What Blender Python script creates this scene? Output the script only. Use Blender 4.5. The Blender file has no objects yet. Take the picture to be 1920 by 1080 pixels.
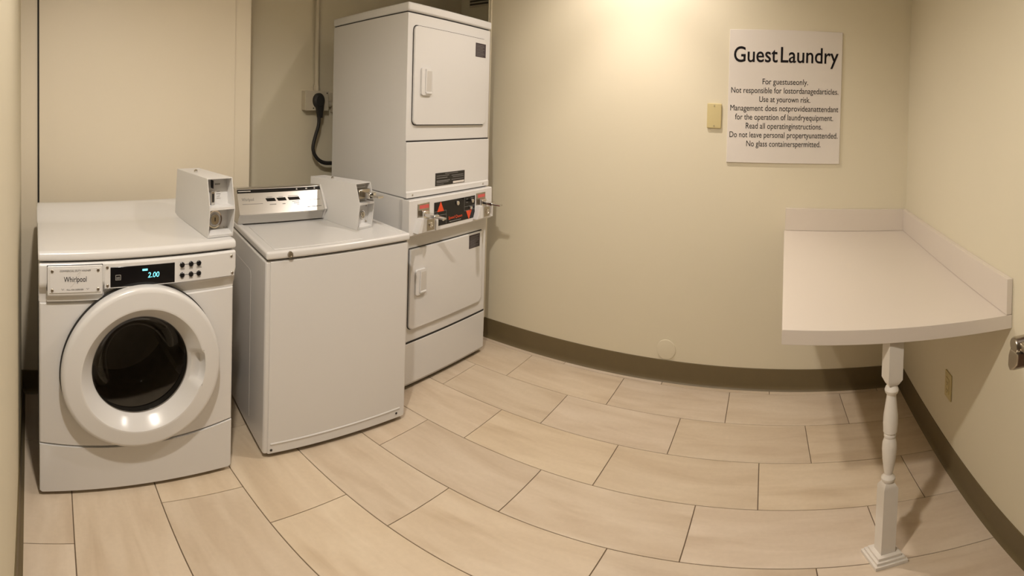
import bpy, bmesh, math, random
from mathutils import Vector, Matrix

sc = bpy.context.scene
COL = sc.collection
random.seed(7)
PI = math.pi

# ------------------------------------------------------------------ camera
# hand-held phone panorama: equirectangular sweep of about 130 degrees
FU, FV, U0, V0, TP, TR, HC = 845.338, 1025.713, 1435.313, 226.024, -0.00023, 0.03596, 1.36
cam = bpy.data.cameras.new('camera')
cam.type = 'PANO'
def setp(k, v):
    for t in (cam, getattr(cam, 'cycles', None)):
        if t is not None and hasattr(t, k):
            try:
                setattr(t, k, v); return
            except Exception:
                pass
    print('camera property not set', k)
setp('panorama_type', 'EQUIRECTANGULAR')
setp('longitude_min', (0 - U0) / FU)
setp('longitude_max', (1920 - U0) / FU)
setp('latitude_max', V0 / FV)
setp('latitude_min', (V0 - 1080) / FV)
cam.clip_start = 0.01
camo = bpy.data.objects.new('camera', cam)
COL.objects.link(camo)
RX = Matrix.Rotation(TP, 3, 'X')
RY = Matrix.Rotation(TR, 3, 'Y')
RM = (RY @ RX).transposed()
rgt, fwd, upv = RM @ Vector((1, 0, 0)), RM @ Vector((0, 1, 0)), RM @ Vector((0, 0, 1))
m3 = Matrix((rgt, upv, -fwd)).transposed()
camo.matrix_world = Matrix.Translation((0, 0, HC)) @ m3.to_4x4()
sc.camera = camo

# ------------------------------------------------------------------ world, lights, exposure
w = bpy.data.worlds.new('world'); sc.world = w; w.use_nodes = True
w.node_tree.nodes['Background'].inputs[0].default_value = (1, .85, .65, 1)
w.node_tree.nodes['Background'].inputs[1].default_value = 0.02
sc.view_settings.view_transform = 'Standard'
sc.view_settings.look = 'None'
sc.view_settings.gamma = 1.0
sc.view_settings.use_curve_mapping = False
sc.view_settings.exposure = 0.0
ZC = 2.45          # ceiling height
WARM = (1.0, 0.91, 0.81)
def spot(name, loc, power, angle, blend, radius, aim=(0, 0, -1), color=WARM):
    l = bpy.data.lights.new(name, 'SPOT')
    l.energy = power; l.color = color; l.spot_size = math.radians(angle); l.spot_blend = blend
    l.shadow_soft_size = radius
    o = bpy.data.objects.new(name, l); COL.objects.link(o); o.location = loc
    o.rotation_euler = Vector(aim).to_track_quat('-Z', 'Y').to_euler()
    return o
spot('downlight_room', (-0.54, 0.15, ZC - 0.02), 113, 160, 0.5, 0.045)
spot('downlight_wall', (-0.74, 2.06, ZC - 0.02), 28, 86, 0.6, 0.04, color=(1.0, 0.87, 0.77))
spot('downlight_wall_spill', (-0.74, 2.06, ZC - 0.02), 50, 152, 0.6, 0.04, color=(1.0, 0.89, 0.80))

# ------------------------------------------------------------------ materials
MATS = {}
def mat(name, color, rough=.5, metal=0, var=.0, vscale=6, bump=0, bscale=200, spec=.5, emit=None, coat=0, stretch=None):
    m = bpy.data.materials.new(name); m.use_nodes = True
    nt = m.node_tree; b = nt.nodes['Principled BSDF']
    b.inputs['Base Color'].default_value = (*color, 1)
    b.inputs['Roughness'].default_value = rough
    b.inputs['Metallic'].default_value = metal
    b.inputs['Specular IOR Level'].default_value = spec
    if coat:
        b.inputs['Coat Weight'].default_value = coat
        b.inputs['Coat Roughness'].default_value = .18
    tc = nt.nodes.new('ShaderNodeTexCoord'); mp = nt.nodes.new('ShaderNodeMapping')
    nt.links.new(tc.outputs['Object'], mp.inputs['Vector'])
    if stretch: mp.inputs['Scale'].default_value = stretch
    nz = nt.nodes.new('ShaderNodeTexNoise'); nz.inputs['Scale'].default_value = vscale
    nz.inputs['Detail'].default_value = 4
    nt.links.new(mp.outputs['Vector'], nz.inputs['Vector'])
    mx = nt.nodes.new('ShaderNodeMix'); mx.data_type = 'RGBA'
    v = max(var, .01)
    mx.inputs[6].default_value = (*[c * (1 - v) for c in color], 1)
    mx.inputs[7].default_value = (*[min(1, c * (1 + v)) for c in color], 1)
    nt.links.new(nz.outputs['Fac'], mx.inputs[0])
    nt.links.new(mx.outputs[2], b.inputs['Base Color'])
    if bump:
        n2 = nt.nodes.new('ShaderNodeTexNoise'); n2.inputs['Scale'].default_value = bscale
        n2.inputs['Detail'].default_value = 3
        nt.links.new(mp.outputs['Vector'], n2.inputs['Vector'])
        bp = nt.nodes.new('ShaderNodeBump'); bp.inputs['Strength'].default_value = bump
        bp.inputs['Distance'].default_value = .002
        nt.links.new(n2.outputs['Fac'], bp.inputs['Height'])
        nt.links.new(bp.outputs['Normal'], b.inputs['Normal'])
    if emit:
        b.inputs['Emission Color'].default_value = (*emit[0], 1)
        b.inputs['Emission Strength'].default_value = emit[1]
    MATS[name] = m
    return m

mat('wall_paint', (.68, .625, .485), .62, var=.02, vscale=2.5, bump=.10, bscale=230)
mat('panel_paint', (.68, .61, .485), .5, var=.02, vscale=3)
mat('ceiling_paint', (.78, .75, .68), .8, var=.02)
mat('vinyl_base', (.138, .104, .050), .5, var=.08, vscale=12)
mat('grout', (.16, .115, .075), .9, var=.1, vscale=30)
mat('enamel', (.665, .660, .655), .22, var=.012, vscale=3, bump=.03, bscale=60, coat=.15)
mat('enamel_matte', (.665, .660, .655), .38, var=.012, vscale=4)
mat('laminate', (.655, .59, .52), .32, var=.015, vscale=5)
mat('white_paint', (.70, .66, .60), .45, var=.03, vscale=25)
mat('black_gloss', (.006, .006, .007), .12, var=.05)
mat('black_matte', (.012, .011, .011), .55, var=.1)
mat('gap_shade', (.02, .018, .016), .8, var=.1)  # near-black stand-in for the shade in seams and below machines
mat('rubber', (.018, .017, .016), .6, var=.1)
mat('chrome', (.72, .70, .67), .16, metal=1, var=.03)
mat('satin_nickel', (.46, .42, .36), .28, metal=1, var=.04)
mat('brushed_steel', (.60, .58, .545), .30, metal=.9, var=.05, vscale=8, stretch=(2, 1, 120))
mat('drum_steel', (.40, .37, .32), .4, metal=.35, var=.2, vscale=20)
mat('ivory', (.56, .47, .24), .38, var=.03)
mat('sign_board', (.70, .655, .61), .45, var=.01)
mat('ink', (.010, .008, .010), .7, var=.05, spec=.15)
mat('grey_print', (.18, .175, .17), .6, var=.05)
mat('pale_print_and_shade', (.55, .53, .50), .6, var=.05)  # print, also the painted shade of side groove and grip
mat('sticker_dark', (.045, .032, .04), .5, var=.25, vscale=60)
mat('label_black', (.018, .016, .014), .45, var=.1)
mat('red_orange', (.75, .075, .02), .4, var=.05)
mat('red_label', (.55, .10, .09), .5, var=.2, vscale=80)
mat('brown_door', (.075, .030, .016), .4, var=.35, vscale=6, stretch=(12, 12, 1))
mat('conduit_paint', (.55, .50, .39), .5, var=.04)
mat('cyan_led', (.02, .2, .22), .4, emit=((.25, .9, 1.0), 1.6))
mat('vent_dark', (.05, .043, .03), .7, var=.1)

def glass_mat():
    m = bpy.data.materials.new('door_glass'); m.use_nodes = True
    nt = m.node_tree; nt.nodes.clear()
    out = nt.nodes.new('ShaderNodeOutputMaterial'); mix = nt.nodes.new('ShaderNodeMixShader')
    tr = nt.nodes.new('ShaderNodeBsdfTransparent'); gl = nt.nodes.new('ShaderNodeBsdfGlossy')
    fr = nt.nodes.new('ShaderNodeFresnel'); nz = nt.nodes.new('ShaderNodeTexNoise')
    nz.inputs['Scale'].default_value = 9
    mr = nt.nodes.new('ShaderNodeMapRange'); mr.inputs[3].default_value = .02; mr.inputs[4].default_value = .07
    fr.inputs[0].default_value = 1.22
    tr.inputs[0].default_value = (.52, .495, .46, 1); gl.inputs[0].default_value = (1, 1, 1, 1)
    nt.links.new(nz.outputs['Fac'], mr.inputs[0]); nt.links.new(mr.outputs[0], gl.inputs[1])
    fm = nt.nodes.new('ShaderNodeMath'); fm.operation = 'MULTIPLY'; fm.inputs[1].default_value = .30
    nt.links.new(fr.outputs[0], fm.inputs[0]); nt.links.new(fm.outputs[0], mix.inputs[0]); nt.links.new(tr.outputs[0], mix.inputs[1])
    nt.links.new(gl.outputs[0], mix.inputs[2]); nt.links.new(mix.outputs[0], out.inputs[0])
    MATS['door_glass'] = m
glass_mat()

def tile_mat():
    m = bpy.data.materials.new('floor_tile'); m.use_nodes = True
    nt = m.node_tree; b = nt.nodes['Principled BSDF']; N = nt.nodes.new; L = nt.links.new
    tc = N('ShaderNodeTexCoord'); oi = N('ShaderNodeObjectInfo')
    add = N('ShaderNodeVectorMath'); add.operation = 'ADD'
    sc_ = N('ShaderNodeVectorMath'); sc_.operation = 'SCALE'; sc_.inputs[0].default_value = (13, 7, 5)
    L(oi.outputs['Random'], sc_.inputs['Scale']); L(tc.outputs['Object'], add.inputs[0]); L(sc_.outputs[0], add.inputs[1])
    mp = N('ShaderNodeMapping'); mp.inputs['Scale'].default_value = (1.5, 8, 1); mp.inputs['Rotation'].default_value = (0, 0, .10)
    L(add.outputs[0], mp.inputs['Vector'])
    nz = N('ShaderNodeTexNoise'); nz.inputs['Scale'].default_value = 1.5; nz.inputs['Detail'].default_value = 6; nz.inputs['Distortion'].default_value = .6
    L(mp.outputs[0], nz.inputs['Vector'])
    cr = N('ShaderNodeValToRGB'); e = cr.color_ramp.elements
    e[0].position = .28; e[0].color = (.525, .42, .31, 1)
    e[1].position = .72; e[1].color = (.655, .56, .445, 1)
    x = e.new(.5); x.color = (.60, .50, .385, 1)
    L(nz.outputs['Fac'], cr.inputs[0])
    n2 = N('ShaderNodeTexNoise'); n2.inputs['Scale'].default_value = 60; n2.inputs['Detail'].default_value = 4
    L(add.outputs[0], n2.inputs['Vector'])
    mr = N('ShaderNodeMapRange'); mr.inputs[3].default_value = .94; mr.inputs[4].default_value = 1.05
    L(n2.outputs['Fac'], mr.inputs[0])
    mr2 = N('ShaderNodeMapRange'); mr2.inputs[3].default_value = .95; mr2.inputs[4].default_value = 1.04
    L(oi.outputs['Random'], mr2.inputs[0])
    mu = N('ShaderNodeMath'); mu.operation = 'MULTIPLY'; L(mr.outputs[0], mu.inputs[0]); L(mr2.outputs[0], mu.inputs[1])
    vm = N('ShaderNodeVectorMath'); vm.operation = 'SCALE'
    tn = N('ShaderNodeValToRGB'); te = tn.color_ramp.elements
    te[0].color = (1.0, .985, .93, 1); te[1].color = (.985, .985, 1.0, 1)
    wn = N('ShaderNodeTexWhiteNoise'); wn.noise_dimensions = '1D'; L(oi.outputs['Random'], wn.inputs['W']); L(wn.outputs['Value'], tn.inputs[0])
    tm = N('ShaderNodeVectorMath'); tm.operation = 'MULTIPLY'; L(cr.outputs[0], tm.inputs[0]); L(tn.outputs[0], tm.inputs[1])
    L(tm.outputs[0], vm.inputs[0]); L(mu.outputs[0], vm.inputs['Scale']); L(vm.outputs[0], b.inputs['Base Color'])
    b.inputs['Roughness'].default_value = .48
    bp = N('ShaderNodeBump'); bp.inputs['Strength'].default_value = .12; bp.inputs['Distance'].default_value = .002
    L(n2.outputs['Fac'], bp.inputs['Height']); L(bp.outputs['Normal'], b.inputs['Normal'])
    MATS['floor_tile'] = m
tile_mat()

# ------------------------------------------------------------------ mesh helpers
def finish(name, bm, material, parent=None, smooth=40, label=None):
    bmesh.ops.recalc_face_normals(bm, faces=bm.faces[:])
    me = bpy.data.meshes.new(name); bm.to_mesh(me); bm.free()
    me.materials.append(MATS[material])
    if smooth:
        me.shade_smooth()
        me.set_sharp_from_angle(angle=math.radians(smooth))
    o = bpy.data.objects.new(name, me); COL.objects.link(o)
    if smooth:
        wn = o.modifiers.new('weighted_normals', 'WEIGHTED_NORMAL'); wn.keep_sharp = True; wn.weight = 60
    if parent is not None: o.parent = parent
    if label: o['label'] = label
    return o
def nb(): return bmesh.new()
def box(bm, x0, x1, y0, y1, z0, z1, bev=0, seg=2, M=None):
    r = bmesh.ops.create_cube(bm, size=1)
    vs = r['verts']
    for v in vs:
        v.co = Vector(((x0 + x1) / 2 + v.co.x * (x1 - x0), (y0 + y1) / 2 + v.co.y * (y1 - y0), (z0 + z1) / 2 + v.co.z * (z1 - z0)))
    if M is not None:
        for v in vs: v.co = M @ v.co
    if bev:
        es = list({e for v in vs for e in v.link_edges})
        bmesh.ops.bevel(bm, geom=es, offset=bev, segments=seg, profile=.5, affect='EDGES')
    return bm
def prism(bm, pts, axis, a0, a1, bev=0, seg=2, M=None):
    def P(p, a):
        q = {'x': Vector((a, p[0], p[1])), 'y': Vector((p[0], a, p[1])), 'z': Vector((p[0], p[1], a))}[axis]
        return q if M is None else M @ q
    va = [bm.verts.new(P(p, a0)) for p in pts]; vb = [bm.verts.new(P(p, a1)) for p in pts]
    fa = bm.faces.new(va); fb = bm.faces.new(vb[::-1])
    n = len(pts)
    for i in range(n):
        bm.faces.new((va[i], vb[i], vb[(i + 1) % n], va[(i + 1) % n]))
    if bev:
        bmesh.ops.bevel(bm, geom=list(set(fa.edges) | set(fb.edges)), offset=bev, segments=seg, profile=.5, affect='EDGES')
    return bm
def ring_frame(d):
    d = d.normalized(); a = Vector((0, 0, 1)) if abs(d.z) < .9 else Vector((1, 0, 0))
    s = d.cross(a).normalized(); return s, d.cross(s).normalized()
def cyl(bm, p0, p1, r, seg=16, r2=None):
    p0, p1 = Vector(p0), Vector(p1); s, t = ring_frame(p1 - p0); r2 = r if r2 is None else r2
    A = []; B = []
    for i in range(seg):
        a = 2 * PI * i / seg; d = s * math.cos(a) + t * math.sin(a)
        A.append(bm.verts.new(p0 + d * r)); B.append(bm.verts.new(p1 + d * r2))
    for i in range(seg): bm.faces.new((A[i], A[(i + 1) % seg], B[(i + 1) % seg], B[i]))
    bm.faces.new(A[::-1]); bm.faces.new(B)
    return bm
def tube(bm, pts, r, seg=10):
    pts = [Vector(p) for p in pts]; rings = []
    s = None
    for i, p in enumerate(pts):
        d = (pts[min(i + 1, len(pts) - 1)] - pts[max(i - 1, 0)]).normalized()
        if s is None: s, t = ring_frame(d)
        else:
            s = (s - d * s.dot(d)).normalized(); t = d.cross(s).normalized()
        rings.append([bm.verts.new(p + (s * math.cos(2 * PI * k / seg) + t * math.sin(2 * PI * k / seg)) * r) for k in range(seg)])
    for a, b in zip(rings, rings[1:]):
        for k in range(seg): bm.faces.new((a[k], a[(k + 1) % seg], b[(k + 1) % seg], b[k]))
    bm.faces.new(rings[0][::-1]); bm.faces.new(rings[-1])
    return bm
def lathe_y(bm, prof, cx, cz, seg=48, fn=None, cy=0):
    """revolve (r, y) about the y axis through (cx, cz)"""
    rings = []
    for (r, y) in prof:
        if r < 1e-6: rings.append([bm.verts.new((cx, cy + y, cz))]); continue
        row = []
        for k in range(seg):
            a = 2 * PI * k / seg; rr, yy = (r, y) if fn is None else fn(r, y, a)
            row.append(bm.verts.new((cx + rr * math.cos(a), cy + yy, cz + rr * math.sin(a))))
        rings.append(row)
    for A, B in zip(rings, rings[1:]):
        for k in range(seg):
            k2 = (k + 1) % seg
            if len(A) == 1: bm.faces.new((A[0], B[k], B[k2]))
            elif len(B) == 1: bm.faces.new((A[k], A[k2], B[0]))
            else: bm.faces.new((A[k], A[k2], B[k2], B[k]))
    return bm
def lathe_z(bm, prof, cx, cy, seg=24):
    rings = []
    for (r, z) in prof:
        rings.append([bm.verts.new((cx + r * math.cos(2 * PI * k / seg), cy + r * math.sin(2 * PI * k / seg), z)) for k in range(seg)])
    for A, B in zip(rings, rings[1:]):
        for k in range(seg): bm.faces.new((A[k], A[(k + 1) % seg], B[(k + 1) % seg], B[k]))
    bm.faces.new(rings[0][::-1]); bm.faces.new(rings[-1])
    return bm
def thing(name, label, cat, loc=(0, 0, 0), rz=0, group=None):
    o = bpy.data.objects.new(name, None); COL.objects.link(o)
    o.location = loc; o.rotation_euler = (0, 0, rz); o['label'] = label; o['category'] = cat
    o.empty_display_size = .05
    if group: o['group'] = group
    return o
def tag(o, label, cat, group=None):
    o['label'] = label; o['category'] = cat
    if group: o['group'] = group
    return o
STRUCT_LABELS = {
    'floor': 'staggered rectangular beige stone-look floor tiles with dark grout', 'ceiling': 'plain off-white ceiling above the laundry room',
    'wall_back': 'long beige wall carrying the sign and the bright lamp scallop', 'wall_right': 'beige wall along the right side behind the counter',
    'wall_left': 'shaded beige wall at the rear of the dryer niche', 'wall_niche': 'shaded end wall of the niche behind the dryer',
    'wall_front': 'beige wall at the far left beside the front-loading washer', 'wall_header': 'wall piece above the doorway behind the viewer',
    'wall_corridor': 'corridor wall behind the viewer', 'wall_corridor_left': 'left corridor wall behind the viewer', 'wall_corridor_right': 'right corridor wall behind the viewer',
    'wall_chase': 'pale boxed-out wall with a large cover sheet behind the washers', 'trim_1': 'ribbed vertical corner trim beside the top of the dryer',
    'baseboard_back': 'brown vinyl baseboard along the wall with the sign', 'baseboard_right': 'brown vinyl baseboard along the right wall under the counter',
    'baseboard_front': 'thin brown baseboard on the wall at the far left', 'baseboard_left': 'dark baseboard behind the front-loading washer'}
def struct(o):
    o['kind'] = 'structure'
    if o.name in STRUCT_LABELS: o['label'] = STRUCT_LABELS[o.name]
    return o
def text(name, body, size, cx, base, y, material, parent, width=None, bold=0, shear=0, M=None, ax='c'):
    """flat lettering in the x-z plane, facing -y"""
    c = bpy.data.curves.new('lettering', 'FONT'); c.body = body; c.size = size; c.extrude = .0002
    c.resolution_u = 5; c.offset = bold; c.shear = shear
    o = bpy.data.objects.new('lettering_tmp', c); COL.objects.link(o)
    dg = bpy.context.evaluated_depsgraph_get(); dg.update()
    me = bpy.data.meshes.new_from_object(o.evaluated_get(dg))
    bpy.data.objects.remove(o); bpy.data.curves.remove(c)
    xs = [v.co.x for v in me.vertices]
    x0, x1 = min(xs), max(xs); k = (width / (x1 - x0)) if width else 1
    for v in me.vertices:
        p = Vector((cx + (v.co.x - (x0 + x1) / 2) * k, y - v.co.z, base + v.co.y))
        v.co = (M @ p) if M is not None else p
    me.name = name; me.materials.clear(); me.materials.append(MATS[material])
    t = bpy.data.objects.new(name, me); COL.objects.link(t); t.parent = parent
    return t
def lines(name, segs, y, material, parent, M=None):
    """rows of print too small to read: thin raised dashes (x0, x1, z, height)"""
    bm = nb()
    for (x0, x1, z, h) in segs: box(bm, x0, x1, y - .0004, y, z - h / 2, z + h / 2, M=M)
    o = finish(name, bm, material, parent, 0); o['kind'] = 'stuff'
    return o
def screw(parent, x, z, y, r=.005, material='satin_nickel', name='screw'):
    bm = nb(); lathe_y(bm, [(r, 0), (r, -.0016), (r * .8, -.0026), (r * .25, -.0026), (r * .2, -.001), (0, -.001)], x, z, 12, cy=y)
    return finish(name, bm, material, parent)

# ------------------------------------------------------------------ room
YB = 2.54                       # back wall
XR, SR = .832, .046             # right wall: x at the back corner, slant
AR = math.atan(SR)
def xr(y): return XR - SR * (YB - y)
XL = -2.62                      # rear of the service niche
XC = -2.30                      # face of the boxed-out chase
# floor slab with tiles
bm = nb(); box(bm, -2.8, 1.3, -1.8, 3.4, -.12, -.0035)
floor = struct(finish('floor', bm, 'grout', None, 0))
TW, TH, TX0, TY0, TS = .61, .305, -1.369, 2.492, .36
G = .0017
def front_y(x): return -.186 + .065 * (x + 2.30)      # near wall face
tile_cache = {}
for r in range(-2, 10):
    y1, y0 = TY0 - TH * r, TY0 - TH * (r + 1)
    ylim0, ylim1 = -.32, YB
    if r < -1:
        continue
    cy0, cy1 = max(y0, ylim0), min(y1, ylim1)
    if cy1 - cy0 < .02: continue
    for n in range(-4, 6):
        x0 = TX0 + TW * (n - TS * r) ; x1 = x0 + TW
        cx0, cx1 = max(x0, XL + .002), min(x1, .86)
        if cx1 - cx0 < .02: continue
        key = (round(cx1 - cx0, 4), round(cy1 - cy0, 4))
        if key not in tile_cache:
            b_ = nb(); hw, hh = key[0] / 2 - G, key[1] / 2 - G
            box(b_, -hw, hw, -hh, hh, -.009, 0, .0009, 1)
            t = finish('tile', b_, 'floor_tile', floor, 0); tile_cache[key] = t.data
        else:
            t = bpy.data.objects.new('tile', tile_cache[key]); COL.objects.link(t); t.parent = floor
        t.location = ((cx0 + cx1) / 2, (cy0 + cy1) / 2, 0)

bm = nb(); box(bm, -2.8, 1.3, -1.8, 3.5, ZC, ZC + .1); struct(finish('ceiling', bm, 'ceiling_paint', None, 0))
bm = nb(); box(bm, -1.79, .98, YB, YB + .11, 0, ZC); struct(finish('wall_back', bm, 'wall_paint', None, 0))
bm = nb(); prism(bm, [(xr(YB + .02), YB + .02), (xr(-.25), -.25), (xr(-.25) + .15, -.25), (xr(YB) + .15, YB + .02)], 'z', 0, ZC)
struct(finish('wall_right', bm, 'wall_paint', None, 0))
bm = nb(); box(bm, XL - .1, XL, -.3, 3.3, 0, ZC); struct(finish('wall_left', bm, 'wall_paint', None, 0))
bm = nb(); box(bm, XL, -1.6, 3.24, 3.34, 0, ZC); struct(finish('wall_niche', bm, 'wall_paint', None, 0))
# near wall beside the washer, with the doorway the camera stands in
bm = nb(); prism(bm, [(-2.62, front_y(-2.62)), (-.44, front_y(-.44)), (-.44, front_y(-.44) - .12), (-2.62, front_y(-2.62) - .12)], 'z', 0, ZC)
struct(finish('wall_front', bm, 'wall_paint', None, 0))
bm = nb(); box(bm, -.44, .70, -.17, -.05, 2.06, ZC); struct(finish('wall_header', bm, 'wall_paint', None, 0))
bm = nb(); box(bm, -1.3, 1.3, -1.75, -1.65, 0, ZC); struct(finish('wall_corridor', bm, 'wall_paint', None, 0))
bm = nb(); box(bm, -1.3, -1.2, -1.66, -.2, 0, ZC); struct(finish('wall_corridor_left', bm, 'wall_paint', None, 0))
bm = nb(); box(bm, .95, 1.05, -1.66, -.2, 0, ZC); struct(finish('wall_corridor_right', bm, 'wall_paint', None, 0))
# chase behind the washers: flat strip, boxed face and a sheet screwed on it
bm = nb(); box(bm, XL, XC - .006, -.35, 1.052, 0, ZC, .003, 1)
chase = struct(finish('wall_chase', bm, 'panel_paint', None, 0))
bm = nb(); box(bm, XC - .006, XC + .008, -.092, .952, .10, ZC - .02, .003, 2)
finish('cover_sheet', bm, 'panel_paint', chase, 40)
bm = nb(); box(bm, XC - .0058, XC + .001, -.101, -.092, .10, ZC - .02)
finish('gap', bm, 'gap_shade', chase, 0)
# end post of the back wall beside the niche
bm = nb()
prism(bm, [(-1.812, YB + .10), (-1.812, YB - .006), (-1.804, YB - .009), (-1.800, YB - .004), (-1.796, YB - .004), (-1.792, YB - .009), (-1.786, YB - .009), (-1.782, YB - .003), (-1.778, YB + .10)], 'z', 0, ZC)
struct(finish('trim_1', bm, 'wall_paint', None, 20))

def base(name, p0, p1, nrm):
    """vinyl cove base from p0 to p1, standing out along nrm"""
    p0, p1, nrm = Vector((*p0, 0)), Vector((*p1, 0)), Vector((*nrm, 0)).normalized()
    prof = [(0, 0), (.020, 0), (.016, .004), (.010, .012), (.006, .028), (.0055, .118), (.003, .123), (0, .123)]
    bm = nb(); A = []; B = []
    for d, z in prof:
        A.append(bm.verts.new(p0 + nrm * d + Vector((0, 0, z)))); B.append(bm.verts.new(p1 + nrm * d + Vector((0, 0, z))))
    for i in range(len(prof)):
        j = (i + 1) % len(prof); bm.faces.new((A[i], B[i], B[j], A[j]))
    bm.faces.new(A[::-1]); bm.faces.new(B)
    return struct(finish(name, bm, 'vinyl_base', None, 50))
base('baseboard_back', (-1.79, YB), (XR, YB), (0, -1))
base('baseboard_right', (xr(YB), YB), (xr(-.1), -.1), (-1, SR))
base('baseboard_front', (XC, front_y(XC)), (-.44, front_y(-.44)), (-.065, 1))
base('baseboard_left', (XC - .005, -.21), (XC - .005, 1.05), (1, 0))

# ------------------------------------------------------------------ laundry counter
ct = thing('laundry_counter', 'white laminate counter with backsplashes and one turned leg in the corner', 'counter', (xr(YB), YB, 0), -AR)
# local: x = 0 at the right wall (negative into the room), y = 0 at the back wall
CZ, CTH = .852, .042
CWID, CLEN = .708, 1.305
RTR = Matrix.Rotation(AR, 4, 'Z')
bm = nb(); prism(bm, [(-CWID, -CLEN), (-.001, -CLEN + .0), (-.001, -.001), (-CWID, -.052)], 'z', CZ - CTH, CZ, .0025, 2)
finish('countertop', bm, 'laminate', ct)
bm = nb(); box(bm, -.021, -.001, -CLEN, -.022, CZ + .0005, CZ + .105, .002, 2); finish('backsplash', bm, 'laminate', ct)
bm = nb(); box(bm, -CWID + .004, -.001, -.021, -.001, CZ + .0005, CZ + .105, .002, 2, M=RTR)
finish('backsplash', bm, 'laminate', ct)
# turned leg
lx, ly = .397 - xr(YB), 1.292 - YB
ca, sa = math.cos(AR), math.sin(AR)
lp = Vector((lx * ca - ly * sa, lx * sa + ly * ca, 0))
bm = nb(); MR = Matrix.Translation(lp) @ Matrix.Rotation(math.radians(14), 4, 'Z')
s = .0235
def post(bm, z0, z1, taper_lo, taper_hi):
    def sq(h, z): return [bm.verts.new(MR @ Vector((a * h, b * h, z))) for a, b in ((-1, -1), (1, -1), (1, 1), (-1, 1))]
    R_ = []
    if taper_lo: R_.append(sq(s * .62, z0))
    R_.append(sq(s, z0 + (.018 if taper_lo else 0))); R_.append(sq(s, z1 - (.018 if taper_hi else 0)))
    if taper_hi: R_.append(sq(s * .62, z1))
    for A, B in zip(R_, R_[1:]):
        for k in range(4): bm.faces.new((A[k], A[(k + 1) % 4], B[(k + 1) % 4], B[k]))
    bm.faces.new(R_[0][::-1]); bm.faces.new(R_[-1])
post(bm, .672, CZ - CTH, True, False)
post(bm, .030, .335, False, True)
lathe_z(bm, [(.012, .330), (.017, .336), (.0215, .345), (.0215, .352), (.016, .360), (.0125, .366), (.0155, .385), (.020, .42), (.0225, .455),
             (.0215, .480), (.0165, .498), (.0185, .503), (.0185, .509), (.0165, .513), (.021, .518), (.021, .526), (.0225, .545), (.0215, .575),
             (.0175, .61), (.0145, .635), (.0145, .641), (.0195, .647), (.0215, .655), (.0185, .664), (.0125, .672), (.0125, .68)], lp.x, lp.y, 20)
lego = finish('leg', bm, 'white_paint', ct, 30)
bm = nb()
for h, z0, z1 in ((.053, 0, .016), (.046, .016, .028), (.038, .028, .040)):
    box(bm, -h, h, -h, h, z0, z1, .002, 2, M=MR)
finish('foot_plate', bm, 'white_paint', lego)

# ------------------------------------------------------------------ wall items
# guest laundry sign
sg = thing('wall_sign', 'large white sign board with black laundry rules on the wall above the counter', 'sign', (.105, YB, 1.165))
bm = nb(); box(bm, -.319, .319, -.008, -.0005, 0, .622, .0012, 1)
for v in bm.verts: v.co.z += v.co.x * .018
finish('board', bm, 'sign_board', sg, 0)
SHEAR = Matrix.Identity(4); SHEAR[2][0] = .022
text('title_word', 'Guest', .104, -.170, .470, -.0086, 'ink', sg, .246, bold=.0010, M=SHEAR)
text('title_word', 'Laundry', .104, .134, .470, -.0086, 'ink', sg, .328, bold=.0010, M=SHEAR)
rows = [('For guestuseonly.', .256), ('Not responsible for lostordanagedarticles.', .605), ('Use at yourown risk.', .287),
        ('Management does notprovideanattendant', .61), ('for the operation of laundryequipment.', .553),
        ('Read all operatinginstructions.', .43), ('Do not leave personal propertyunattended.', .61), ('No glass containerspermitted.', .418)]
for i, (t, wd) in enumerate(rows):
    text('text_line', t, .0385, 0, .366 - i * .0412, -.0086, 'ink', sg, wd, M=SHEAR)
# blank switch plate
sp = thing('blank_switch_plate', 'small ivory blank wall plate left of the white sign', 'wall plate', (-.29, YB, 1.314))
bm = nb(); box(bm, -.041, .041, -.011, 0, 0, .117, .005, 2); finish('plate', bm, 'ivory', sp)
for z in (.012, .105): screw(sp, 0, z, -.011, .003, 'satin_nickel')
# round painted cover
cv = thing('round_cover', 'round cover painted like the wall just above the brown baseboard', 'wall plate', (-.527, YB, .184))
bm = nb(); lathe_y(bm, [(.056, 0), (.056, -.004), (.053, -.006), (0, -.006)], 0, 0, 32); finish('cover_disc', bm, 'wall_paint', cv)
# receptacle below the counter
RW = thing('wall_outlet', 'yellowed ivory outlet on the right wall under the counter', 'outlet', (xr(1.765), 1.765, .320), -PI / 2 - AR)
bm = nb(); box(bm, -.036, .036, -.006, 0, 0, .115, .003, 2); finish('plate', bm, 'ivory', RW)
bm = nb(); box(bm, -.0165, .0165, -.0085, -.006, .024, .091, .001, 1); fc = finish('outlet_face', bm, 'ivory', RW)
bm = nb()
for z in (.040, .073):
    for x in (-.006, .006): box(bm, x - .001, x + .001, -.0089, -.0085, z - .004, z + .004)
    cyl(bm, (0, -.0089, z - .010), (0, -.0085, z - .010), .0022, 8)
finish('slots', bm, 'black_matte', fc, 0)['kind'] = 'stuff'

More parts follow.
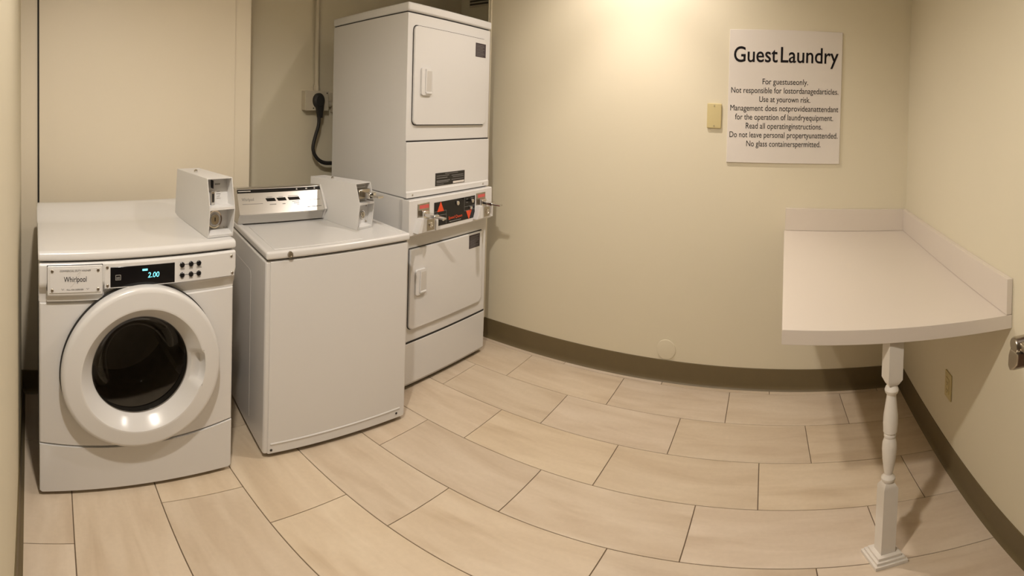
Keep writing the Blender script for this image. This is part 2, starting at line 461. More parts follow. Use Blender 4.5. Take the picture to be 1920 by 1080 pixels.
# niche: conduit, junction boxes, cord, vent
jb = thing('junction_box', 'painted metal junction box with the black plug on the niche wall', 'junction box', (XL, 1.668, 1.325), PI / 2)
bm = nb(); box(bm, -.093, .093, -.05, 0, 0, .108, .003, 2); finish('box_body', bm, 'conduit_paint', jb)
bm = nb(); box(bm, -.095, .095, -.053, -.049, -.002, .110, .002, 1); finish('cover', bm, 'conduit_paint', jb)
for x, z in ((-.03, .012), (.080, .098)): screw(jb, x, z, -.053, .004, 'black_matte')
jb2 = thing('junction_box', 'narrow painted junction box half hidden behind the tall dryer', 'junction box', (XL, 1.86, 1.315), PI / 2)
bm = nb(); box(bm, -.05, .05, -.05, 0, 0, .112, .003, 2); finish('box_body', bm, 'conduit_paint', jb2)
bm = nb(); box(bm, -.052, .052, -.053, -.049, -.001, .113, .002, 1); finish('cover', bm, 'conduit_paint', jb2)
bm = nb(); cyl(bm, (-.11, -.025, .045), (-.05, -.025, .045), .012, 12); cyl(bm, (-.085, -.025, .045), (-.07, -.025, .045), .016, 8)
finish('nipple', bm, 'conduit_paint', jb2)
cd = thing('conduit', 'painted vertical conduit rising from the junction box up the niche wall', 'pipe', (XL + .03, 1.676, 1.432))
bm = nb(); cyl(bm, (0, 0, .02), (-.0, -.006, ZC - 1.432), .0155, 16); finish('pipe', bm, 'conduit_paint', cd)
bm = nb(); cyl(bm, (0, 0, 0), (0, 0, .035), .021, 8); finish('connector', bm, 'conduit_paint', cd)
pc = thing('power_cord', 'black power cord with round plug hanging behind the tall dryer', 'power cord', (0, 0, 0))
q = Vector((-2.567, 1.673, 1.379))
bm = nb()
cyl(bm, (q.x + .0, q.y, q.z), (q.x + .020, q.y, q.z), .043, 24); cyl(bm, (q.x + .020, q.y, q.z), (q.x + .032, q.y, q.z), .043, 24, .030)
prism(bm, [(q.y - .030, q.z - .01), (q.y + .034, q.z - .01), (q.y + .024, q.z - .095), (q.y - .008, q.z - .095)], 'x', q.x + .002, q.x + .03, .006, 2)
finish('plug', bm, 'rubber', pc)
cp = [Vector(p) for p in (
    (-2.550, 1.667, 1.328),
    (-2.550, 1.673, 1.281),
    (-2.550, 1.669, 1.239),
    (-2.550, 1.649, 1.189),
    (-2.550, 1.633, 1.144),
    (-2.550, 1.629, 1.109),
    (-2.550, 1.647, 1.073),
    (-2.550, 1.683, 1.044),
    (-2.550, 1.727, 1.029),
    (-2.550, 1.785, 1.025),
    (-2.560, 1.874, 1.020))]
sm = []
for i in range(len(cp) - 1):
    p0, p1, p2, p3 = cp[max(i - 1, 0)], cp[i], cp[i + 1], cp[min(i + 2, len(cp) - 1)]
    for k in range(5):
        t = k / 5
        sm.append(.5 * ((2 * p1) + (p2 - p0) * t + (2 * p0 - 5 * p1 + 4 * p2 - p3) * t * t + (3 * p1 - p0 - 3 * p2 + p3) * t ** 3))
sm.append(cp[-1])
bm = nb(); tube(bm, sm, .0115, 10); finish('cable', bm, 'rubber', pc)
vg = thing('vent_grille', 'dark slotted vent grille high on the niche wall above the dryer', 'vent', (-2.36, 3.24, 2.125))
bm = nb(); box(bm, -.16, .16, -.012, 0, 0, .16, .002, 1); finish('frame', bm, 'conduit_paint', vg, 0)
for k in range(6):
    bm = nb(); box(bm, -.15, .15, -.016, -.012, .012 + k * .024, .026 + k * .024); finish('slat', bm, 'vent_dark', vg, 0)

# ------------------------------------------------------------------ door leaf folded back along the right wall
d0 = Vector((.641, .925, 0))
dr = thing('door_1', 'dark brown wooden door opened back along the right wall', 'door', d0, -PI / 2 - AR)
dr['kind'] = 'structure'; del dr['category']
# local: x along the leaf towards its hinge, room face at y<0
bm = nb(); box(bm, 0, .86, 0, .042, .012, 2.03, .003, 2); finish('leaf', bm, 'brown_door', dr)
bm = nb()
lathe_y(bm, [(.032, 0), (.032, -.008), (.026, -.012), (.014, -.014), (.014, -.050), (.019, -.052), (.019, -.082), (.016, -.087), (0, -.087)], .055, .932, 24)
prism(bm, [(.080, .922), (.076, .896), (.058, .878), (.042, .871), (.033, .880), (.034, .905), (.042, .922)], 'y', -.089, -.048, .004, 2)
box(bm, .045, .16, -.080, -.060, .924, .944, .006, 2)
finish('lever_handle', bm, 'satin_nickel', dr)

# ------------------------------------------------------------------ front-loading washer
# machine frame: x to the right as seen from its front, y to the rear, z up; front face at y = 0
FLW = .3635
fl = thing('front_load_washer', 'white front-loading washer with round glass door and lit price display', 'washing machine', (-1.563, .298, 0), 1.622)
fl.scale.z = 1.006
def zk(x): return .205 + .036 * (x / .36) ** 2
bm = nb(); box(bm, -.361, .361, .028, .600, .028, .889, .006, 2)
# open the front of the cabinet so that the drum can be seen
bmesh.ops.delete(bm, geom=[f for f in bm.faces if f.calc_center_median().y < .0285 and f.calc_area() > .1], context='FACES_ONLY')
finish('cabinet', bm, 'enamel', fl)
DCX, DCZ, HR = 0, .52, .200
bm = nb()
angs = sorted(set([2 * PI * k / 72 for k in range(72)] + [math.atan2(sz, sx) % (2 * PI) for sx, sz in ((.361, .757 - DCZ), (-.361, .757 - DCZ), (.361, zk(.361) + .004 - DCZ), (-.361, zk(.361) + .004 - DCZ))]))
inn = []; outr = []; outb = []; mid = []
for a in angs:
    c, s_ = math.cos(a), math.sin(a)
    r = 0
    while r < .6:
        r += .0005; x, z = r * c, DCZ + r * s_
        if abs(x) > .361 or z > .757 or z < zk(x) + .004: break
    inn.append(bm.verts.new((HR * c, .0, DCZ + HR * s_)))
    e = max(r - .006, HR)
    mid.append(bm.verts.new((e * c, .0, DCZ + e * s_)))
    outr.append(bm.verts.new((r * c, .004, DCZ + r * s_))); outb.append(bm.verts.new((r * c, .03, DCZ + r * s_)))
n = len(angs)
for k in range(n):
    k2 = (k + 1) % n
    bm.faces.new((inn[k], mid[k], mid[k2], inn[k2])); bm.faces.new((mid[k], outr[k], outr[k2], mid[k2])); bm.faces.new((outr[k], outb[k], outb[k2], outr[k2]))
finish('front_panel', bm, 'enamel', fl, 25)
bm = nb()
xs = [-.361 + .722 * i / 24 for i in range(25)]
prism(bm, [(x, zk(x)) for x in xs] + [(.361, .030), (.352, .020), (-.352, .020), (-.361, .030)], 'y', -.003, .03, .004, 2)
finish('kick_panel', bm, 'enamel', fl, 30)
for x in (-.31, .31):
    for y in (.07, .55):
        bm = nb(); cyl(bm, (x, y, 0), (x, y, .035), .022, 14); finish('foot', bm, 'rubber', fl)
bm = nb(); box(bm, -.33, .33, .05, .56, .004, .027); finish('underside_shade', bm, 'gap_shade', fl, 0)  # dark block put in for the shade below the cabinet
bm = nb()
prism(bm, [(.04, .885), (-.010, .885), (-.016, .882), (-.018, .875), (-.018, .828), (-.015, .815), (-.008, .804), (.000, .796), (.004, .784), (.004, .758), (.04, .758)], 'x', -FLW, FLW, .006, 3)
fas = finish('control_fascia', bm, 'enamel', fl, 50)
bm = nb()
prism(bm, [(.62, .890), (-.006, .890), (-.013, .8925), (-.0155, .897), (-.0150, .910), (-.0105, .9165), (.000, .9200), (.36, .920), (.40, .9225), (.45, .931), (.52, .944), (.57, .950), (.605, .950), (.617, .945), (.62, .937)],
      'x', -.3655, .3655, .007, 3)
finish('top_panel', bm, 'enamel', fl, 50)
# dispenser drawer
bm = nb(); box(bm, -.3358, -.1402, -.0190, -.005, .800, .8808, .003, 2); finish('drawer_gap', bm, 'gap_shade', fl)
bm = nb(); box(bm, -.336, -.140, -.010, .003, .764, .806, .003, 2); finish('drawer_well', bm, 'enamel_matte', fl)
bm = nb(); prism(bm, [(-.004, .879), (-.022, .879), (-.025, .875), (-.025, .797), (-.022, .788), (-.014, .786), (-.006, .774), (-.004, .766)], 'x', -.334, -.142, .004, 2)
dw = finish('dispenser_drawer', bm, 'enamel', fl, 40)
bm = nb(); box(bm, -.326, -.150, -.0262, -.025, .797, .873, .0006, 1); finish('name_plate', bm, 'enamel_matte', dw, 0)
for x, z in ((-.317, .865), (-.159, .865), (-.317, .806), (-.159, .806)): screw(dw, x, z, -.0262, .0052)
text('brand_lettering', 'Whirlpool', .0235, -.238, .831, -.0268, 'ink', dw, .078)
text('heading_lettering', 'COMMERCIAL DUTY WASHER', .0075, -.238, .8625, -.0268, 'grey_print', dw, .106, shear=.25)
text('pull_lettering', 'PULL FOR DISPENSER', .0055, -.238, .805, -.0268, 'grey_print', dw, .058)
for cx in (-.281, -.195):
    bm = nb(); tube(bm, [(cx - .004, -.0268, .8105), (cx, -.0268, .806), (cx + .004, -.0268, .8105)], .0005, 5); finish('pull_arrow', bm, 'grey_print', dw, 0)
bm = nb()
pts = [(-.238 + .030 * math.cos(t) * .45 + .022 * math.sin(t) * .5, -.0267, .838 + .034 * math.sin(t) * .55 + .018 * math.cos(t) * .7) for t in [math.radians(a) for a in range(-140, 120, 12)]]
tube(bm, pts, .0004, 4); finish('brand_swoosh', bm, 'pale_print_and_shade', dw, 0)
# control plate and display
bm = nb(); box(bm, -.135, .356, -.0194, -.0175, .802, .880, .0006, 1); pl = finish('control_plate', bm, 'enamel_matte', fl, 0)
bm = nb(); box(bm, -.134, .345, -.0197, -.0193, .8022, .8034); finish('plate_edge', bm, 'grey_print', pl, 0)
for x, z in ((-.126, .869), (-.125, .812), (.343, .868), (.347, .812)): screw(pl, x, z, -.0194, .0050)
bm = nb(); box(bm, -.115, .119, -.0206, -.019, .806, .869, .0008, 1); ds = finish('display', bm, 'black_gloss', fl)
text('price_digits', '2.00', .0235, .040, .829, -.0209, 'cyan_led', ds, .042, shear=.12)
bm = nb(); box(bm, -.001, .018, -.0210, -.0206, .8515, .8575); finish('price_flag', bm, 'cyan_led', ds, 0)
bm = nb()
for a, b, c, d in ((-.097, -.078, .843, .844), (-.097, -.078, .828, .829), (-.097, -.096, .828, .844), (-.079, -.078, .828, .844), (-.094, -.081, .836, .837), (-.094, -.081, .832, .833)):
    box(bm, a, b, -.0209, -.0206, c, d)
finish('card_mark', bm, 'pale_print_and_shade', ds, 0)['kind'] = 'stuff'
for z in (.859, .826):
    bm = nb(); box(bm, .136, .222, -.0199, -.0193, z - .0006, z + .0006); finish('button_line', bm, 'ink', pl, 0)
    for x in (.147, .181, .211):
        bm = nb(); lathe_y(bm, [(.0088, 0), (.0088, -.003), (.007, -.0045), (0, -.0045)], x, z, 20, cy=-.0194); finish('button', bm, 'black_gloss', pl)
lines('fine_print', [(.139, .157, .8465, .0016), (.141, .156, .8432, .0016), (.174, .188, .8465, .0016), (.174, .188, .8432, .0016), (.202, .222, .8465, .0016), (.203, .223, .8432, .0016),
                     (.143, .151, .8130, .0016), (.174, .188, .8130, .0016), (.205, .218, .8130, .0016)], -.0194, 'grey_print', pl)
# round door
gx = lambda a: ((a + PI) % (2 * PI)) - PI
def notch(r, y, a):
    d = gx(a + math.radians(3)) / math.radians(19)
    b = max(0, 1 - d * d); b = b * b * (3 - 2 * b)
    if .205 < r < .2245 and y < -.03: return r + .017 * b, y + .002 * b
    if .190 < r < .2055: return r + .016 * b, y + .024 * b
    return r, y
bm = nb()
lathe_y(bm, [(.280, -.004), (.2915, -.005), (.2915, -.010), (.280, -.011)], DCX, DCZ, 96)
finish('door_gap_shade', bm, 'gap_shade', fl)  # dark ring painted in for the shaded gap behind the door
bm = nb()
lathe_y(bm, [(.180, .006), (.281, -.006), (.286, -.010), (.2885, -.018), (.2885, -.043), (.2865, -.049), (.2815, -.0535), (.275, -.0553), (.272, -.0556), (.227, -.0582), (.2235, -.0583), (.2195, -.0575), (.2160, -.054),
             (.2050, -.042), (.187, -.020), (.180, -.010), (.177, -.004), (.177, .004), (.180, .006)], DCX, DCZ, 128, notch)
door = finish('door', bm, 'enamel', fl, 32)
bm = nb(); lathe_y(bm, [(.178, -.004), (.172, -.002), (.150, .030), (.128, .068), (.116, .092), (.100, .103), (.06, .109), (0, .111)], DCX, DCZ, 64)
finish('door_glass', bm, 'door_glass', door, 60)
bm = nb(); lathe_y(bm, [(.199, .001), (.205, .03), (.185, .045), (.190, .06), (.235, .075), (.235, .08)], DCX, DCZ, 64)
finish('tub_gasket', bm, 'rubber', fl, 60)
bm = nb(); lathe_y(bm, [(.238, .075), (.240, .44), (.20, .455), (.06, .46), (0, .46)], DCX, DCZ, 48)
drum = finish('drum', bm, 'drum_steel', fl, 60)
for k in range(3):
    a = math.radians(95 + 120 * k)
    c, s_ = math.cos(a), math.sin(a); t_ = (-s_, c)
    bm = nb()
    P = []
    for (rr, ww) in ((.238, .035), (.185, .010)):
        for sg_ in (-1, 1):
            for yy in (.10, .42): P.append(bm.verts.new((DCX + rr * c + sg_ * ww * t_[0], yy, DCZ + rr * s_ + sg_ * ww * t_[1])))
    bmesh.ops.convex_hull(bm, input=P); finish('drum_fin', bm, 'drum_steel', drum, 0)

# ------------------------------------------------------------------ coin boxes on the washers
def coin_box(parent, M, prof, xmid, width, slide):
    """prof: front bottom, front middle, front top, back top, back bottom in (y, z)"""
    (yb, zb), (ym, zm), (yt, zt), (ybt, zbt), (ybb, zbb) = prof
    t = .003; x0, x1 = xmid - width / 2, xmid + width / 2
    bm = nb()
    for a, b in ((x0, x0 + t), (x1 - t, x1)): prism(bm, prof, 'x', a, b, .0008, 1, M=M)
    prism(bm, [(yt, zt), (ybt, zbt), (ybt, zbt - t), (yt, zt - t)], 'x', x0 + t, x1 - t, 0, M=M)
    prism(bm, [(ybt, zbt - .002), (ybb, zbb), (ybb - t, zbb), (ybt - t, zbt - .002)], 'x', x0 + t, x1 - t, 0, M=M)
    rec = .050 if not slide else .030
    prism(bm, [(yb + rec, zb + .002), (ym + rec + .012, zm), (yt + rec, zt - t), (ybt - t, zbt - t), (ybb - t, zbb + .002)], 'x', x0 + t, x1 - t, 0, M=M)
    prism(bm, [(ym + .001, zm - .004), (ym + .001, zm + .004), (ym + rec + .02, zm + .004), (ym + rec + .02, zm - .004)], 'x', x0 + t, x1 - t, 0, M=M)
    prism(bm, [(yb + .001, zb + .001), (yb - .002, zb + .010), (yb + rec + .01, zb + .022), (yb + rec + .01, zb + .001)], 'x', x0 + t, x1 - t, 0, M=M)
    o = finish('coin_box', bm, 'enamel_matte', parent, 30)
    # service-door stud on top
    bm = nb(); ys = yt + .58 * (ybt - yt); zs = zt + .58 * (zbt - zt)
    cyl(bm, (xmid - .02, ys, zs), (xmid - .02, ys, zs + .006), .008, 14); cyl(bm, (xmid - .02, ys, zs + .006), (xmid - .02, ys, zs + .010), .008, 14, .004)
    for v in bm.verts: v.co = M @ v.co
    finish('top_stud', bm, 'chrome', o)
    # lock in the lower bay
    zl = (zb + zm) / 2 + .002; yl = yb + rec + .004
    R0 = .033 if not slide else .019
    xl = xmid - .006 if not slide else xmid + .006
    bm = nb(); lathe_y(bm, [(R0, .01), (R0, -.006), (R0 * .92, -.010), (R0 * .80, -.009), (R0 * .70, -.004), (R0 * .60, -.004), (R0 * .56, -.012), (R0 * .50, -.014), (0, -.014)], xl, zl, 28, cy=yl)
    for v in bm.verts: v.co = M @ v.co
    finish('lock', bm, 'chrome', o)
    bm = nb(); box(bm, xl - .0018, xl + .0018, yl - .0148, yl - .0138, zl - .006, zl + .007)
    for v in bm.verts: v.co = M @ v.co
    finish('keyhole', bm, 'black_matte', o, 0)
    for dz in (-.032, .034):
        bm = nb(); cyl(bm, (xmid + width * .34, yb + rec + .004, zl + dz), (xmid + width * .34, yb + rec - .004, zl + dz), .004, 10)
        for v in bm.verts: v.co = M @ v.co
        finish('screw', bm, 'satin_nickel', o)
    zu = (zm + zt) / 2; yu = (ym + yt) / 2 + rec
    if not slide:
        bm = nb(); box(bm, x0 + .034, x0 + .037, yu - .012, yu + .01, zu + .010, zu + .036)
        for v in bm.verts: v.co = M @ v.co
        finish('coin_slot', bm, 'black_matte', o, 0)
        bm = nb(); box(bm, x0 + .029, x0 + .037, yu - .0175, yu + .004, zu - .034, zu - .006)
        for v in bm.verts: v.co = M @ v.co
        finish('return_slot', bm, 'black_matte', o, 0)
        bm = nb(); box(bm, x0 + .025, x0 + .041, yu - .017, yu + .006, zu - .042, zu + .002, .002, 1)
        for v in bm.verts: v.co = M @ v.co
        finish('coin_return', bm, 'chrome', o, 0)
        lines('fine_print', [(x0 + .042, x0 + .064, zu + .024, .005), (x0 + .050, x0 + .062, zu - .000, .002), (x0 + .048, x0 + .066, zu - .008, .002)], yu - .012, 'grey_print', o, M=M)
    else:
        bm = nb(); box(bm, x0 + .010, x1 - .016, yu - .030, yu + .01, zu - .022, zu + .016, .002, 1)
        for v in bm.verts: v.co = M @ v.co
        finish('slide_body', bm, 'satin_nickel', o)
        bm = nb(); box(bm, xmid - .018, xmid + .026, yu - .080, yu - .028, zu - .016, zu + .008, .002, 1)
        box(bm, xmid - .014, xmid + .022, yu - .135, yu - .079, zu - .008, zu + .001, .001, 1)
        for v in bm.verts: v.co = M @ v.co
        finish('coin_slide', bm, 'chrome', o)
        bm = nb(); box(bm, xmid - .015, xmid + .006, yu - .0806, yu - .0798, zu - .014, zu + .006)
        for v in bm.verts: v.co = M @ v.co
        finish('slide_mouth', bm, 'black_gloss', o, 0)
        lines('fine_print', [(x0 + .014, x1 - .03, zu + .026, .006)], yu - .004, 'grey_print', o, M=M)
    return o
coin_box(fl, Matrix.Identity(4), [(.028, .9205), (.010, 1.018), (.040, 1.112), (.405, 1.100), (.435, .9205)], .318, .106, False)

# ------------------------------------------------------------------ top-loading washer
tl = thing('top_load_washer', 'white top-loading washer with brushed steel console between the other machines', 'washing machine', (-1.545, 1.152, 0), 1.439)
TLW = .352
bm = nb(); box(bm, -TLW, TLW, .0, .56, .022, .829, .012, 4); finish('cabinet', bm, 'enamel', tl)
bm = nb(); box(bm, -.333, .342, -.004, .012, .024, .826, .004, 2); fpn = finish('front_panel', bm, 'enamel', tl)
bm = nb(); prism(bm, [(.0, .064), (-.004, .066), (-.007, .070), (-.007, .074), (-.004, .077), (.0, .079)], 'x', -.322, .318, .002, 1); finish('kick_rib', bm, 'enamel', fpn, 60)
for x, z in ((-.318, .043), (.298, .050)): screw(fpn, x, z, -.004, .0055, 'black_matte')
# pressed groove on the left side sheet, its shade put in as grey
bm = nb()
tube(bm, [(-TLW - .0002, .50, .735)] + [(-TLW - .0002, .20 - .02 * math.sin(a) + .02, .715 + .02 * math.cos(a)) for a in [PI / 2 * k / 5 for k in range(6)]] + [(-TLW - .0002, .20, .09)], .0009, 6)
finish('side_groove_shade', bm, 'pale_print_and_shade', tl)
for x in (-.30, .30):
    for y in (.05, .50):
        bm = nb(); cyl(bm, (x, y, 0), (x, y, .03), .02, 14); finish('foot', bm, 'rubber', tl)
bm = nb(); box(bm, -.325, .325, .03, .53, .004, .022); finish('underside_shade', bm, 'gap_shade', tl, 0)  # shade under the washer, put in as a dark block
bm = nb(); box(bm, -.345, .345, .006, .55, .8285, .834); finish('lid_gap', bm, 'gap_shade', tl, 0)
bm = nb(); box(bm, -TLW - .001, TLW + .001, -.010, .562, .8335, .863, .009, 3)
tf = max(bm.faces, key=lambda f: f.calc_center_median().z * 10 + f.calc_area())
bmesh.ops.inset_individual(bm, faces=[tf], thickness=.022, depth=0)
bmesh.ops.inset_individual(bm, faces=[tf], thickness=.010, depth=-.006)
finish('top_panel', bm, 'enamel', tl, 35)
bm = nb(); box(bm, -.305, .120, .034, .395, .855, .8605, .0025, 2); finish('lid', bm, 'enamel', tl, 40)
bm = nb(); lathe_y(bm, [(.012, .006), (.012, -.005), (.010, -.008), (.006, -.008), (.005, -.004), (0, -.004)], -.252, .8475, 18, cy=-.010); finish('lid_lock', bm, 'satin_nickel', tl)
# console
cprof = [(.430, .864), (.412, .895), (.398, .904), (.396, .909), (.462, 1.003), (.470, 1.007), (.53, 1.002), (.55, .864)]
bm = nb(); prism(bm, cprof, 'x', -TLW, .104, .002, 1); con = finish('console', bm, 'brushed_steel', tl, 25)
bm = nb(); prism(bm, [(y - (.005 if y < .5 else 0), z + (.003 if z > .88 else 0)) for y, z in cprof], 'x', .104, .117, .003, 2); finish('end_cap', bm, 'enamel_matte', con, 40)
# the sloping fascia: a frame with x along the console, z up the slope
pA, pB = Vector((0, .396, .909)), Vector((0, .462, 1.003))
ez = (pB - pA).normalized(); ex = Vector((1, 0, 0)); ey = ez.cross(ex)
FM = Matrix(((ex.x, ey.x, ez.x, 0), (ex.y, ey.y, ez.y, pA.y), (ex.z, ey.z, ez.z, pA.z), (0, 0, 0, 1)))
bm = nb(); box(bm, -TLW + .002, .102, -.0012, .001, .096, .112, M=FM); finish('black_strip', bm, 'black_gloss', con, 0)
for a, b in ((-.205, -.158), (-.146, -.100), (-.086, -.026)):
    bm = nb()
    prism(bm, [(a + .004, .0545), (b + .004, .0545), (b - .002, .0685), (a - .003, .0685)], 'y', -.0012, .001, M=FM); finish('setting_window', bm, 'black_gloss', con, 0)
lines('strip_print', [(-.345, -.280, .104, .003), (-.035, -.028, .104, .006), (.018, .028, .104, .006), (.066, .074, .104, .006)], -.0012, 'pale_print_and_shade', con, M=FM)
lines('fine_print', [(-.330, -.225, .046, .002), (-.200, -.170, .073, .002), (-.138, -.112, .073, .002), (-.085, -.030, .074, .002), (-.190, -.155, .040, .003), (-.122, -.106, .040, .003),
                     (-.068, -.028, .048, .002), (-.060, -.030, .040, .002), (-.045, -.033, .033, .002), (.030, .088, .050, .002), (.010, .090, .018, .003)], 0, 'grey_print', con, M=FM)
text('brand_lettering', 'Whirlpool', .020, -.300, .060, -.0004, 'grey_print', con, .062, M=FM)
CM = Matrix.Translation((.166, .160, 0)) @ Matrix.Rotation(.20, 4, 'Z') @ Matrix.Translation((-.0, 0, 0))
coin_box(tl, CM, [(.010, .8570), (-.006, .965), (.026, 1.046), (.395, 1.034), (.40, .8570)], .052, .098, True)

# ------------------------------------------------------------------ stacked tumble dryer
ds_ = thing('stacked_dryer', 'tall white stacked dryer with two doors in the corner', 'dryer', (-1.668, 1.989, 0), 1.527)
DW, DD = .348, .71
bm = nb(); box(bm, -DW, DW, 0, DD, .962, 1.7735, .006, 2); upc = finish('upper_cabinet', bm, 'enamel', ds_)
bm = nb(); box(bm, -DW - .003, DW + .003, .002, DD - .01, .022, .9605, .006, 2); loc_ = finish('lower_cabinet', bm, 'enamel', ds_)
bm = nb(); box(bm, -DW + .004, DW - .004, .006, DD - .01, 1.772, 1.7775); finish('cap_gap', bm, 'gap_shade', ds_, 0)
bm = nb(); box(bm, -DW - .004, DW + .004, -.012, DD, 1.7768, 1.818, .010, 3); finish('top_cap', bm, 'enamel', ds_)
bm = nb(); box(bm, -DW + .02, DW - .02, .03, DD - .03, .002, .024); finish('underside_shade', bm, 'gap_shade', ds_, 0)  # dark fill in place of the shade under the dryer
for x in (-.30, .30):
    for y in (.06, .62):
        bm = nb(); cyl(bm, (x, y, 0), (x, y, .03), .02, 14); finish('foot', bm, 'rubber', ds_)
def rrect(x0, x1, z0, z1, r, n=5, corners=(1, 1, 1, 1)):
    P = []
    for (cx, cz, a0), on_ in zip(((x1 - r, z1 - r, 0), (x0 + r, z1 - r, 90), (x0 + r, z0 + r, 180), (x1 - r, z0 + r, 270)), corners):
        if on_:
            for k in range(n + 1):
                a = math.radians(a0 + 90 * k / n); P.append((cx + r * math.cos(a), cz + r * math.sin(a)))
        else:
            a = math.radians(a0 + 45); P.append((cx + r * (1 if math.cos(a) > 0 else -1), cz + r * (1 if math.sin(a) > 0 else -1)))
    return P
def pull(parent, x0, x1, z0, z1, y):
    """moulded recessed pull: raised rim round a hollow"""
    bm = nb()
    prism(bm, rrect(x0, x1, z0, z1, .008), 'y', y - .010, y + .001, .003, 2)
    fr = min(bm.faces, key=lambda f: f.calc_center_median().y - f.calc_area())
    h = finish('handle', bm, 'enamel_matte', parent, 40)
    bm = nb(); box(bm, x0 + .030, x1 - .001, y - .0108, y - .004, z0 + .016, z1 - .012, .003, 2)
    finish('grip_hollow_shade', bm, 'pale_print_and_shade', h)  # flat greyer plate, colour stands for the shaded hollow
    bm = nb(); prism(bm, [(x0 + .024, z0 + .012), (x0 + .031, z0 + .016), (x0 + .034, z1 - .012), (x0 + .026, z1 - .006)], 'y', y - .016, y - .008, .002, 2); finish('grip_lip', bm, 'enamel_matte', h)
    bm = nb(); box(bm, x0 + .028, x1, y - .016, y - .008, z0 + .006, z0 + .016, .003, 2); finish('grip_foot', bm, 'enamel_matte', h)
    return h
def dryer_door(x0, x1, z0, z1, corners, hx, hz0, hz1, stx, stz, hinges):
    bm = nb(); prism(bm, rrect(x0 - .003, x1 + .002, z0 - .004, z1 + .004, .023, 5, corners), 'y', -.0065, .002, 0); finish('door_gap', bm, 'gap_shade', ds_, 0)
    bm = nb(); prism(bm, rrect(x0, x1, z0, z1, .022, 5, corners), 'y', -.018, .002, .005, 3); d = finish('door', bm, 'enamel', ds_, 40)
    pull(d, hx, hx + .074, hz0, hz1, -.018)
    bm = nb(); box(bm, stx[0], stx[1], -.0188, -.0178, stz[0], stz[1]); st = finish('warning_sticker', bm, 'sticker_dark', d, 0)
    sx0, sx1 = stx; zz = stz[1] - .010
    segs = []
    while zz > stz[0] + .006:
        segs.append((sx0 + .008, sx1 - .010 - random.random() * .03, zz, .0022)); zz -= .0075
    lines('fine_print', segs, -.0188, 'grey_print', st)
    for z in hinges:
        bm = nb(); box(bm, x1 + .006, x1 + .013, -.008, .002, z - .024, z + .024, .002, 1); finish('hinge', bm, 'satin_nickel', d)
    return d
# upper front
bm = nb(); box(bm, -DW, DW, -.004, .004, 1.211, 1.7715, .004, 2); finish('upper_front', bm, 'enamel', ds_)
dryer_door(-.308, .300, 1.283, 1.716, (1, 1, 1, 1), -.262, 1.412, 1.534, (.188, .286), (1.622, 1.692), (1.632, 1.330))
bm = nb(); box(bm, -DW + .006, DW - .004, -.0055, .004, 1.205, 1.2125); finish('front_gap', bm, 'gap_shade', ds_, 0)
bm = nb(); prism(bm, [(.004, 1.206), (-.008, 1.206), (-.011, 1.203), (-.011, .992), (-.018, .986), (-.018, .963), (.004, .963)], 'x', -DW, DW, .003, 2); mp_ = finish('middle_panel', bm, 'enamel', ds_, 30)
for x in (-.305, .290): screw(mp_, x, .975, -.018, .0045)
bm = nb(); box(bm, -.128, .120, -.0120, -.0108, .998, 1.058); lb = finish('rating_label', bm, 'label_black', mp_, 0)
lines('fine_print', [(-.05, .06, 1.052, .003), (-.118, -.015, 1.044, .003), (-.118, -.030, 1.034, .0035), (.005, .108, 1.040, .003), (.015, .110, 1.032, .003), (-.118, -.008, 1.020, .0045), (-.118, -.02, 1.013, .003), (.005, .110, 1.020, .003), (-.118, -.06, 1.004, .0025)], -.0120, 'grey_print', lb)
bm = nb(); box(bm, .018, .116, -.0126, -.0119, 1.001, 1.011); finish('paper_strip', bm, 'sign_board', lb, 0)
# control box
bm = nb(); prism(bm, [(.04, .957), (-.040, .957), (-.045, .953), (-.047, .800), (-.043, .794), (.04, .790)], 'x', -DW - .003, DW + .003, .005, 2); cb = finish('control_box', bm, 'enamel', ds_, 30)
bm = nb(); box(bm, -.168, .180, -.0480, -.0455, .818, .930, .0006, 1); bp_ = finish('control_plate', bm, 'black_gloss', cb, 0)
def tri(cx, cz, r, up_):
    bm = nb(); k = 1 if up_ else -1
    prism(bm, [(cx - r, cz - k * r * .8), (cx + r, cz - k * r * .8), (cx, cz + k * r * .95)], 'y', -.0486, -.0479); finish('arrow_mark', bm, 'red_orange', bp_, 0)
tri(-.118, .906, .027, True); tri(.125, .840, .026, False)
text('brand_lettering', 'Speed Queen', .0205, .006, .838, -.0483, 'red_orange', bp_, .118, shear=.15)
lines('fine_print', [(-.045, .055, .827, .004), (-.158, -.140, .876, .002), (-.120, -.095, .868, .002), (.085 + .012, .115, .919, .003), (.140, .165, .921, .002), (.095, .115, .902, .002)], -.0480, 'grey_print', bp_)
bm = nb()
for a, b, c, d in ((-.072, -.0705, .820, .886), (-.166, -.072, .8855, .887), (-.166, -.072, .8665, .868), (.082, .0835, .862, .929), (.082, .178, .8815, .883), (.082, .178, .862, .8635)):
    box(bm, a, b, -.0484, -.0479, c, d)
finish('panel_rule', bm, 'grey_print', bp_, 0)['kind'] = 'stuff'
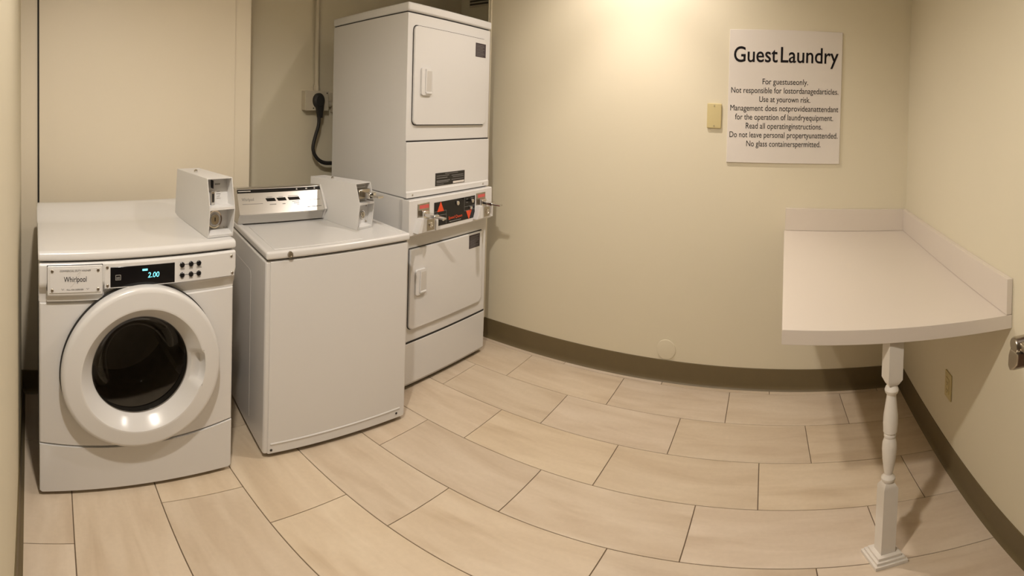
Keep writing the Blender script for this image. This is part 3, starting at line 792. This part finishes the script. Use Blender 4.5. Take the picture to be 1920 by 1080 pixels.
for nm, x, z, r in (('key_switch', .020, .909, .0115), ('dial', -.102, .848, .0105), ('dial', .152, .906, .0105), ('push_button', .138, .873, .0095)):
    bm = nb(); lathe_y(bm, [(r, 0), (r, -.006), (r * .85, -.009), (r * .3, -.010), (0, -.010)], x, z, 18, cy=-.048); finish(nm, bm, 'chrome', bp_)
for sx in (-.292, .192):
    bm = nb(); box(bm, sx, sx + .086, -.0500, -.046, .872, .938, .001, 1); mt = finish('coin_chute', bm, 'satin_nickel', cb)
    bm = nb(); box(bm, sx + .012, sx + .080, -.0506, -.0498, .914, .930); finish('price_label', bm, 'red_label', mt, 0)
    bm = nb(); box(bm, sx + .018, sx + .062, -.078, -.049, .872, .908, .002, 1)
    box(bm, sx + .022, sx + .058, -.150, -.078, .884, .900, .002, 1); box(bm, sx + .026, sx + .054, -.205, -.150, .888, .895, .001, 1)
    finish('coin_slide', bm, 'chrome', mt)
    # money box below each chute, flaring outwards to its base
    bm = nb()
    prism(bm, [(sx + .000, .876), (sx + .110, .876), (sx + .118, .812), (sx - .028, .812)], 'y', -.082, -.044, .003, 2)
    mb = finish('money_box', bm, 'enamel_matte', cb, 30)
    bm = nb(); box(bm, sx + .036, sx + .092, -.0832, -.081, .818, .868); finish('lock_plate', bm, 'satin_nickel', mb, 0)
    bm = nb(); lathe_y(bm, [(.013, 0), (.013, -.006), (.010, -.008), (.008, -.005), (.004, -.005), (0, -.003)], sx + .064, .843, 20, cy=-.083); finish('lock', bm, 'chrome', mb)
    bm = nb(); box(bm, sx + .098, sx + .116, -.090, -.05, .812, .876, .003, 2); finish('box_cheek', bm, 'enamel_matte', mb, 30)
# lower front, door and kick panel
bm = nb(); box(bm, -DW - .002, DW + .002, -.004, .006, .267, .792, .004, 2); finish('lower_front', bm, 'enamel', ds_)
dryer_door(-.308, .300, .335, .726, (0, 0, 1, 1), -.272, .502, .624, (.170, .272), (.648, .718), (.650, .400))
bm = nb(); box(bm, -DW + .006, DW - .004, -.0055, .006, .259, .2675); finish('front_gap', bm, 'gap_shade', ds_, 0)
bm = nb(); prism(bm, [(.006, .2605), (-.004, .2605), (-.007, .257), (-.007, .040), (.010, .022), (.02, .022)], 'x', -DW - .002, DW + .002, .004, 2); finish('kick_panel', bm, 'enamel', ds_, 30)
